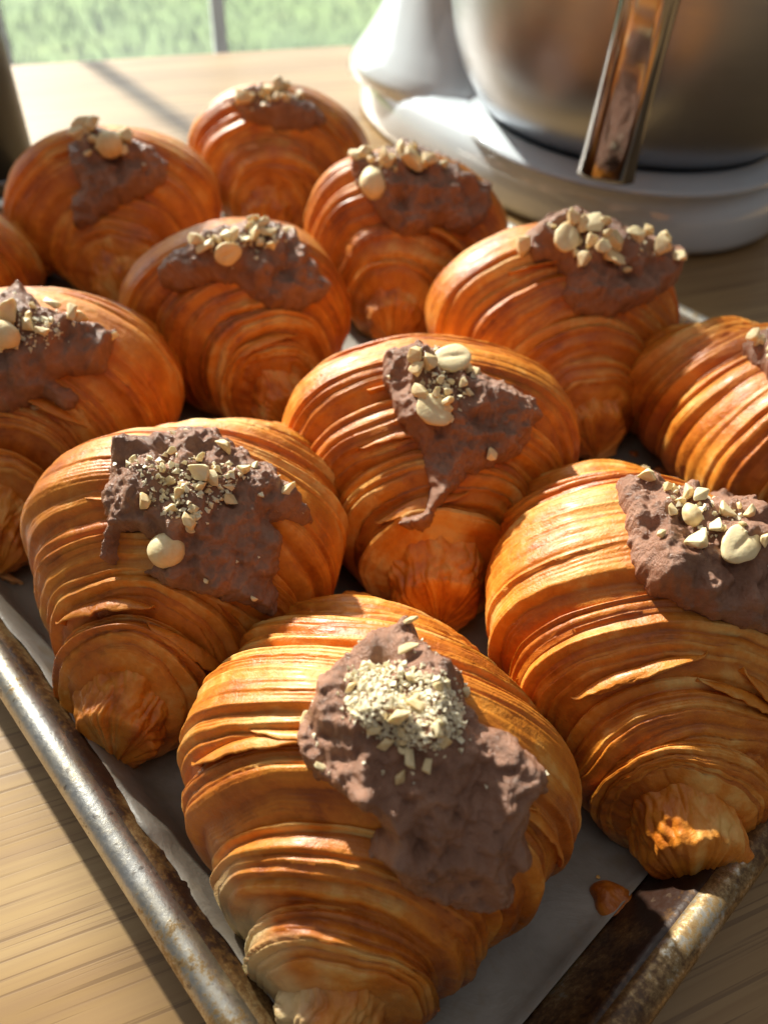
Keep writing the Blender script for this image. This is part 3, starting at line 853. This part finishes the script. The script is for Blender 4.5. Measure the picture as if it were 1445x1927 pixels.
spec('R', far=0.43, bend_far=.016, at=(.078, .142, 90, .134, .088, .072, 0), seed=23, detail=1.0, bend_near=-.008, tip=.48,
     label='croissant with curling crust flakes and its tip against the dark stained pan wall',
     cream=[(1200, 886), (1158, 900), (1165, 940), (1175, 980), (1185, 1030), (1200, 1080), (1230, 1110), (1290, 1140), (1350, 1170), (1420, 1190), (1470, 1195), (1520, 1100), (1490, 1000), (1420, 950), (1370, 935), (1320, 925), (1270, 905), (1240, 888)], thick=.0058,
     nuts=[('c', 1225, 897, 36), ('c', 1260, 914, 38), ('c', 1292, 935, 42), ('h', 1305, 972, 46), ('c', 1315, 1030, 62), ('h', 1377, 1018, 80), ('c', 1365, 960, 44), ('c', 1405, 968, 30), ('c', 1440, 1012, 28), ('c', 1250, 1005, 18), ('c', 1320, 940, 30), ('c', 1280, 950, 24), ('c', 1340, 990, 30)],
     crumb=[(1215, 890), (1290, 915), (1400, 950), (1440, 1000), (1400, 1050), (1330, 1020), (1260, 960)], ncrumb=160)
spec('L', far=0.50, bend_far=-.017, at=(-.059, .157, 84, .119, .091, .070, .001), seed=37, detail=1.0, bend_near=.004, tip=.44,
     label='croissant with one whole round hazelnut stuck low on its cream',
     cream=[(345, 803), (290, 815), (215, 835), (200, 870), (188, 930), (195, 990), (193, 1050), (203, 1064), (215, 1005), (250, 1005), (295, 1012), (320, 1040), (270, 1078), (330, 1105), (400, 1130), (480, 1150), (520, 1165), (525, 1120), (510, 1095), (535, 1050), (530, 1010), (505, 975), (560, 980), (600, 985), (565, 930), (520, 888), (480, 858), (430, 825), (390, 808)], thick=.0050,
     nuts=[('c', 420, 840, 40), ('c', 300, 885, 22), ('c', 372, 890, 52), ('c', 402, 905, 46), ('c', 455, 885, 34), ('c', 268, 945, 46), ('c', 345, 930, 32), ('c', 350, 985, 44), ('c', 430, 935, 32), ('w', 322, 1050, 82), ('c', 565, 910, 44), ('c', 380, 860, 26), ('c', 320, 960, 22), ('c', 330, 905, 24), ('c', 480, 1125, 14), ('c', 390, 1090, 12)],
     crumb=[(240, 860), (330, 850), (420, 870), (480, 880), (440, 950), (360, 1000), (270, 960)], ncrumb=150)
spec('C', far=0.42, at=(.014, .212, 95, .122, .101, .072, -.001), seed=41, detail=1.0, tip=.44,
     label='croissant with a long cream drip and two halved hazelnuts, ringed by other croissants',
     cream=[(770, 648), (722, 668), (715, 710), (740, 740), (745, 790), (790, 830), (800, 880), (810, 920), (795, 960), (752, 985), (790, 993), (815, 970), (850, 930), (880, 890), (940, 872), (980, 862), (1000, 820), (1020, 780), (1000, 740), (960, 720), (920, 705), (880, 688), (850, 655), (810, 643)], thick=.0052,
     nuts=[('c', 805, 680, 42), ('h', 852, 682, 74), ('c', 790, 692, 42), ('h', 822, 762, 74), ('c', 795, 747, 46), ('c', 905, 690, 44), ('c', 845, 768, 32), ('c', 915, 853, 28), ('c', 870, 720, 22), ('c', 780, 668, 34), ('c', 880, 700, 28)],
     crumb=[(770, 660), (880, 680), (900, 740), (850, 790), (800, 760)], ncrumb=60)
spec('LM', at=(-.126, .226, 87, .126, .090, .072, -.001), seed=53, detail=.8,
     label='croissant with ragged cream crest, beside the one carrying a whole hazelnut',
     cream=[(-10, 560), (40, 532), (80, 575), (150, 597), (220, 622), (205, 690), (160, 700), (120, 700), (105, 715), (130, 735), (150, 752), (140, 775), (80, 745), (20, 775), (-40, 775), (-90, 700), (-60, 600)], thick=.0058,
     nuts=[('c', 25, 590, 52), ('h', 8, 640, 60), ('c', 60, 610, 32), ('c', 128, 592, 34), ('c', 150, 605, 26), ('c', 207, 620, 34), ('c', 68, 760, 22), ('c', 95, 580, 28), ('c', -40, 620, 40), ('c', 85, 625, 22), ('c', -20, 580, 36)],
     crumb=[(-40, 560), (60, 580), (150, 600), (100, 660), (0, 660)], ncrumb=90)
spec('M1', at=(-.070, .299, 115, .120, .096, .067, -.002), seed=67, detail=.8, bend_near=-.004,
     label='croissant with cream sliding down its slope, turned aslant in the middle row',
     cream=[(285, 505), (330, 470), (380, 437), (430, 420), (480, 412), (550, 425), (580, 470), (600, 500), (625, 540), (600, 572), (540, 582), (490, 562), (450, 532), (400, 527), (340, 542), (300, 532)], thick=.0056,
     nuts=[('h', 430, 477, 50), ('c', 392, 466, 38), ('c', 368, 460, 32), ('c', 488, 420, 38), ('c', 550, 415, 22), ('c', 440, 442, 34), ('c', 470, 440, 34), ('c', 505, 440, 26), ('c', 420, 450, 24)],
     crumb=[(350, 450), (480, 415), (560, 430), (520, 470), (420, 490)], ncrumb=70)
spec('M2', at=(.001, .378, 87, .120, .101, .070, 0), seed=71, detail=.7,
     label='croissant with one nut half hanging below its nut dusted cream, beside the mixer base',
     cream=[(658, 312), (700, 288), (770, 272), (830, 297), (880, 325), (920, 348), (932, 380), (905, 420), (880, 442), (840, 422), (800, 432), (760, 442), (720, 412), (690, 372), (668, 340)], thick=.0058,
     nuts=[('h', 710, 353, 60), ('c', 720, 303, 34), ('c', 770, 298, 54), ('c', 690, 298, 28), ('c', 742, 308, 34), ('c', 672, 300, 26), ('c', 800, 300, 30), ('c', 750, 285, 26)],
     crumb=[(670, 300), (780, 275), (830, 310), (740, 330)], ncrumb=130)
spec('M3', at=(.068, .303, 99, .121, .106, .074, -.003), seed=83, detail=.8, bend_near=-.005,
     label='croissant with the most big hazelnut chunks heaped along its cream',
     cream=[(975, 445), (1020, 412), (1080, 402), (1140, 417), (1200, 437), (1250, 467), (1282, 490), (1275, 530), (1220, 572), (1150, 592), (1090, 582), (1060, 552), (1070, 512), (1050, 482), (1010, 480)], thick=.0060,
     nuts=[('c', 995, 460, 46), ('h', 1060, 452, 56), ('c', 1090, 422, 40), ('c', 1112, 432, 44), ('c', 1160, 455, 50), ('c', 1150, 500, 48), ('c', 1105, 487, 30), ('c', 1190, 445, 40), ('c', 1240, 470, 48), ('c', 1275, 490, 24), ('c', 1070, 412, 30), ('c', 1130, 462, 34), ('c', 1215, 445, 32), ('c', 1250, 455, 26), ('c', 1120, 455, 28), ('c', 1085, 455, 24)],
     crumb=[(1020, 420), (1140, 420), (1250, 470), (1180, 510), (1080, 480)], ncrumb=80)
spec('RE', far=0.62, bend_far=.013, at=(.150, .226, 110, .140, .084, .072, .004), seed=97, detail=.9,
     label='croissant with bold steep ridges and a lifted sheet of crust, along the short pan wall',
     cream=[(1395, 640), (1440, 612), (1520, 640), (1580, 720), (1500, 745), (1440, 705), (1410, 670)], thick=.0060,
     nuts=[('c', 1425, 632, 28), ('c', 1470, 650, 40), ('c', 1500, 680, 36)], crumb=[(1410, 630), (1500, 640), (1520, 700), (1440, 680)], ncrumb=60)
spec('B1', at=(-.151, .391, 105, .115, .103, .067, -.001), seed=101, detail=.6,
     label='croissant with three hazelnuts in a cluster, at the far end beside the black canister',
     cream=[(125, 268), (170, 238), (220, 246), (270, 268), (322, 300), (310, 342), (270, 362), (230, 382), (190, 397), (170, 422), (138, 428), (128, 390), (150, 350), (130, 310)], thick=.0055,
     nuts=[('w', 200, 265, 52), ('h', 165, 247, 44), ('c', 152, 255, 32), ('c', 232, 250, 44), ('c', 245, 262, 30), ('c', 180, 240, 26)], crumb=[(150, 250), (240, 250), (250, 290), (160, 290)], ncrumb=20)
spec('B2', at=(-.078, .477, 90, .114, .103, .065, 0), seed=113, detail=.6,
     label='croissant in the farthest pan corner with a thin cap of cream and few nuts',
     cream=[(432, 185), (480, 160), (540, 172), (590, 190), (615, 220), (585, 238), (520, 232), (460, 222)], thick=.0060,
     nuts=[('c', 455, 180, 30), ('c', 525, 172, 34), ('c', 565, 180, 20), ('c', 505, 174, 24), ('c', 535, 165, 22)], crumb=[(450, 175), (530, 165), (580, 190), (500, 200)], ncrumb=60)
spec('LE', at=(-.222, .318, 60, .118, .088, .064, .0), seed=127, detail=.6,
     label='croissant by the long left rim next to the far short end of the pan',
     cream=[(-200, 380), (-80, 372), (-30, 400), (-20, 440), (-100, 470), (-220, 470)], thick=.0055,
     nuts=[('c', -60, 400, 36), ('c', -100, 390, 36)], crumb=[(-180, 390), (-50, 390), (-60, 440), (-180, 440)], ncrumb=20)

def build_croissant(key):
    S = SPEC[key]
    hx_ = np.random.RandomState(S['seed']).uniform(.02, .11)
    C = Croissant(key, *S['at'], helix=hx_, seed=S['seed'], detail=S['detail'], tip=S.get('tip', .40), pale=S.get('pale', 0), bend_near=S.get('bend_near', 0), far=S.get('far', .40), bend_far=S.get('bend_far', 0))
    e = empty('croissant', (C.x, C.y, C.z0), C.yaw)
    tag(e, S['label'], 'croissant', 'hazelnut cream croissants on the sheet pan')
    D = S['detail']; cols = int(230 * D); sd = S['seed']
    rs = np.random.RandomState(sd)
    j = lambda a: a + rs.uniform(-.045, .045)
    b1, b2, b3, b4 = j(.20), j(.44), j(.62), j(.77)
    make_tier(C, -1, 0, b1, int(130 * D), cols, sd + 1, e, both=True)
    make_tier(C, -1, b1 - .02, b2, int(92 * D), cols, sd + 2, e)
    make_tier(C, -1, b2 - .02, b3, int(84 * D), cols, sd + 3, e)
    make_tier(C, -1, b3 - .02, b4, int(72 * D), cols, sd + 4, e)
    make_tier(C, -1, b4 - .03, 1, int(60 * D), cols, sd + 5, e, last=True, name='rolled_tip')
    f1, f2 = j(.50), j(.76)
    make_tier(C, 1, b1 + .03, f1, int(64 * D), cols, sd + 6, e)
    make_tier(C, 1, f1 - .02, f2, int(48 * D), cols, sd + 7, e)
    make_tier(C, 1, f2 - .03, 1, int(40 * D), cols, sd + 8, e, last=True, name='rolled_tip')
    nfl = {'R': 4, 'F': 4, 'C': 3, 'L': 3, 'RE': 3}.get(key, 1)
    for k in range(nfl):
        a0 = rs.uniform(20, 110); w = rs.uniform(40, 85)
        make_flake(C, -rs.choice([b1, b2, b3]) + rs.uniform(0, .05), a0, a0 + w, rs.uniform(.035, .065), rs.uniform(.0004, .0016), sd + k, e)
    cr, V, F = make_cream(C, S['cream'], S['thick'], .00042 if D > .9 else .0006, e, sd)
    bvh = BVHTree.FromPolygons([tuple(v) for v in V], [tuple(f) for f in F])
    for k, (kind, x, y, sz) in enumerate(S['nuts']):
        drop_nut(C, bvh, kind, x, y, sz, sd + k * 7, cr)
    rr = random.Random(sd)
    cp = np.array(S['crumb'], float); cc = cp.mean(0)
    for k in range(12):                                    # smaller chopped bits between the big ones
        q = cp[rr.randrange(len(cp))]; f_ = rr.uniform(.1, 1.05); x, y = cc + (q - cc) * f_
        drop_nut(C, bvh, 'c', x, y, rr.uniform(11, 22) * (1 if S['detail'] > .75 else .8), sd + 300 + k * 5, cr)
    crumbs(C, V, F, S['crumb'], int(S['ncrumb'] * (1 if key == 'F' else 2)), sd, cr, smax=.0021 if key == 'F' else .0028)
    return C
CS = {k: build_croissant(k) for k in SPEC}

# a broken bit of crust on the parchment
def crust_bit():
    p = on_plane(1163, 1708, .0045)
    rs = np.random.RandomState(4)
    a = np.linspace(0, 2 * np.pi, 40, endpoint=False)[None]; v = np.linspace(0, 1, 16)[:, None]
    r = .0072 * np.sin(v * np.pi * .5) ** .6 * (1 + .22 * perlin(np.stack([np.cos(a) * 1.4 + 0 * v, np.sin(a) * 1.4 + 0 * v, v + 0 * a], -1), 3))
    x, y = r * np.cos(a), r * np.sin(a) * .72; z = .0046 * np.cos(v * np.pi * .5) ** .7 + .0006 * fbm(np.stack([x * 400, y * 400, 0 * x], -1), 2, 3) * (1 - v)
    tone = .35 + .3 * perlin(np.stack([x * 300, y * 300, 0 * x], -1), 8)
    o = mesh_np('crust_crumb', np.stack([x, y, z], -1).reshape(-1, 3), grid_faces(16, 40, True, True), M_PASTRY, None,
                {'tone': tone, 'lam': np.ones_like(tone), 'pale': 0 * tone})
    o.location = (p.x, p.y, .0044); o.rotation_euler = (0, 0, R(-35))
    tag(o, 'small broken bit of brown crust lying on the parchment', 'crumb')
crust_bit()

def paper_crumbs():
    rs = np.random.RandomState(21); n = 260
    X = rs.uniform(-PB / 2 + .022, PB / 2 - .022, n); Y = rs.uniform(-PA / 2 + .024, PA / 2 - .024, n)
    s_ = .0006 + .0024 * rs.uniform(0, 1, n) ** 3
    a = rs.uniform(0, 6.28, n)
    base = np.array([[1, 0, .1], [.2, .8, .0], [-.9, .4, .15], [-.6, -.7, .0], [.5, -.8, .12], [0, 0, .5], [0, 0, -.1]])
    fc = np.array([[0, 1, 5], [1, 2, 5], [2, 3, 5], [3, 4, 5], [4, 0, 5], [1, 0, 6], [2, 1, 6], [3, 2, 6], [4, 3, 6], [0, 4, 6]])
    B = base[None] * rs.uniform(.6, 1.2, (n, 7, 1)) * s_[:, None, None]
    c, si = np.cos(a)[:, None], np.sin(a)[:, None]
    P = np.stack([c * B[..., 0] - si * B[..., 1] + X[:, None], si * B[..., 0] + c * B[..., 1] + Y[:, None], B[..., 2] + .0050], -1)
    F = (fc[None] + 7 * np.arange(n)[:, None, None]).reshape(-1, 3)
    tone = np.repeat(rs.uniform(.1, .9, n), 7)
    o = mesh_np('pastry_crumbs', P.reshape(-1, 3), F, M_PASTRY, None, {'tone': tone, 'lam': np.ones(7 * n), 'pale': np.zeros(7 * n)}, smooth=False)
    o.location = (PCEN[0], PCEN[1], 0); o.rotation_euler = (0, 0, PYAW)
    tag(o, 'tiny golden crust crumbs scattered over the parchment', 'crumbs', kind='stuff')
paper_crumbs()
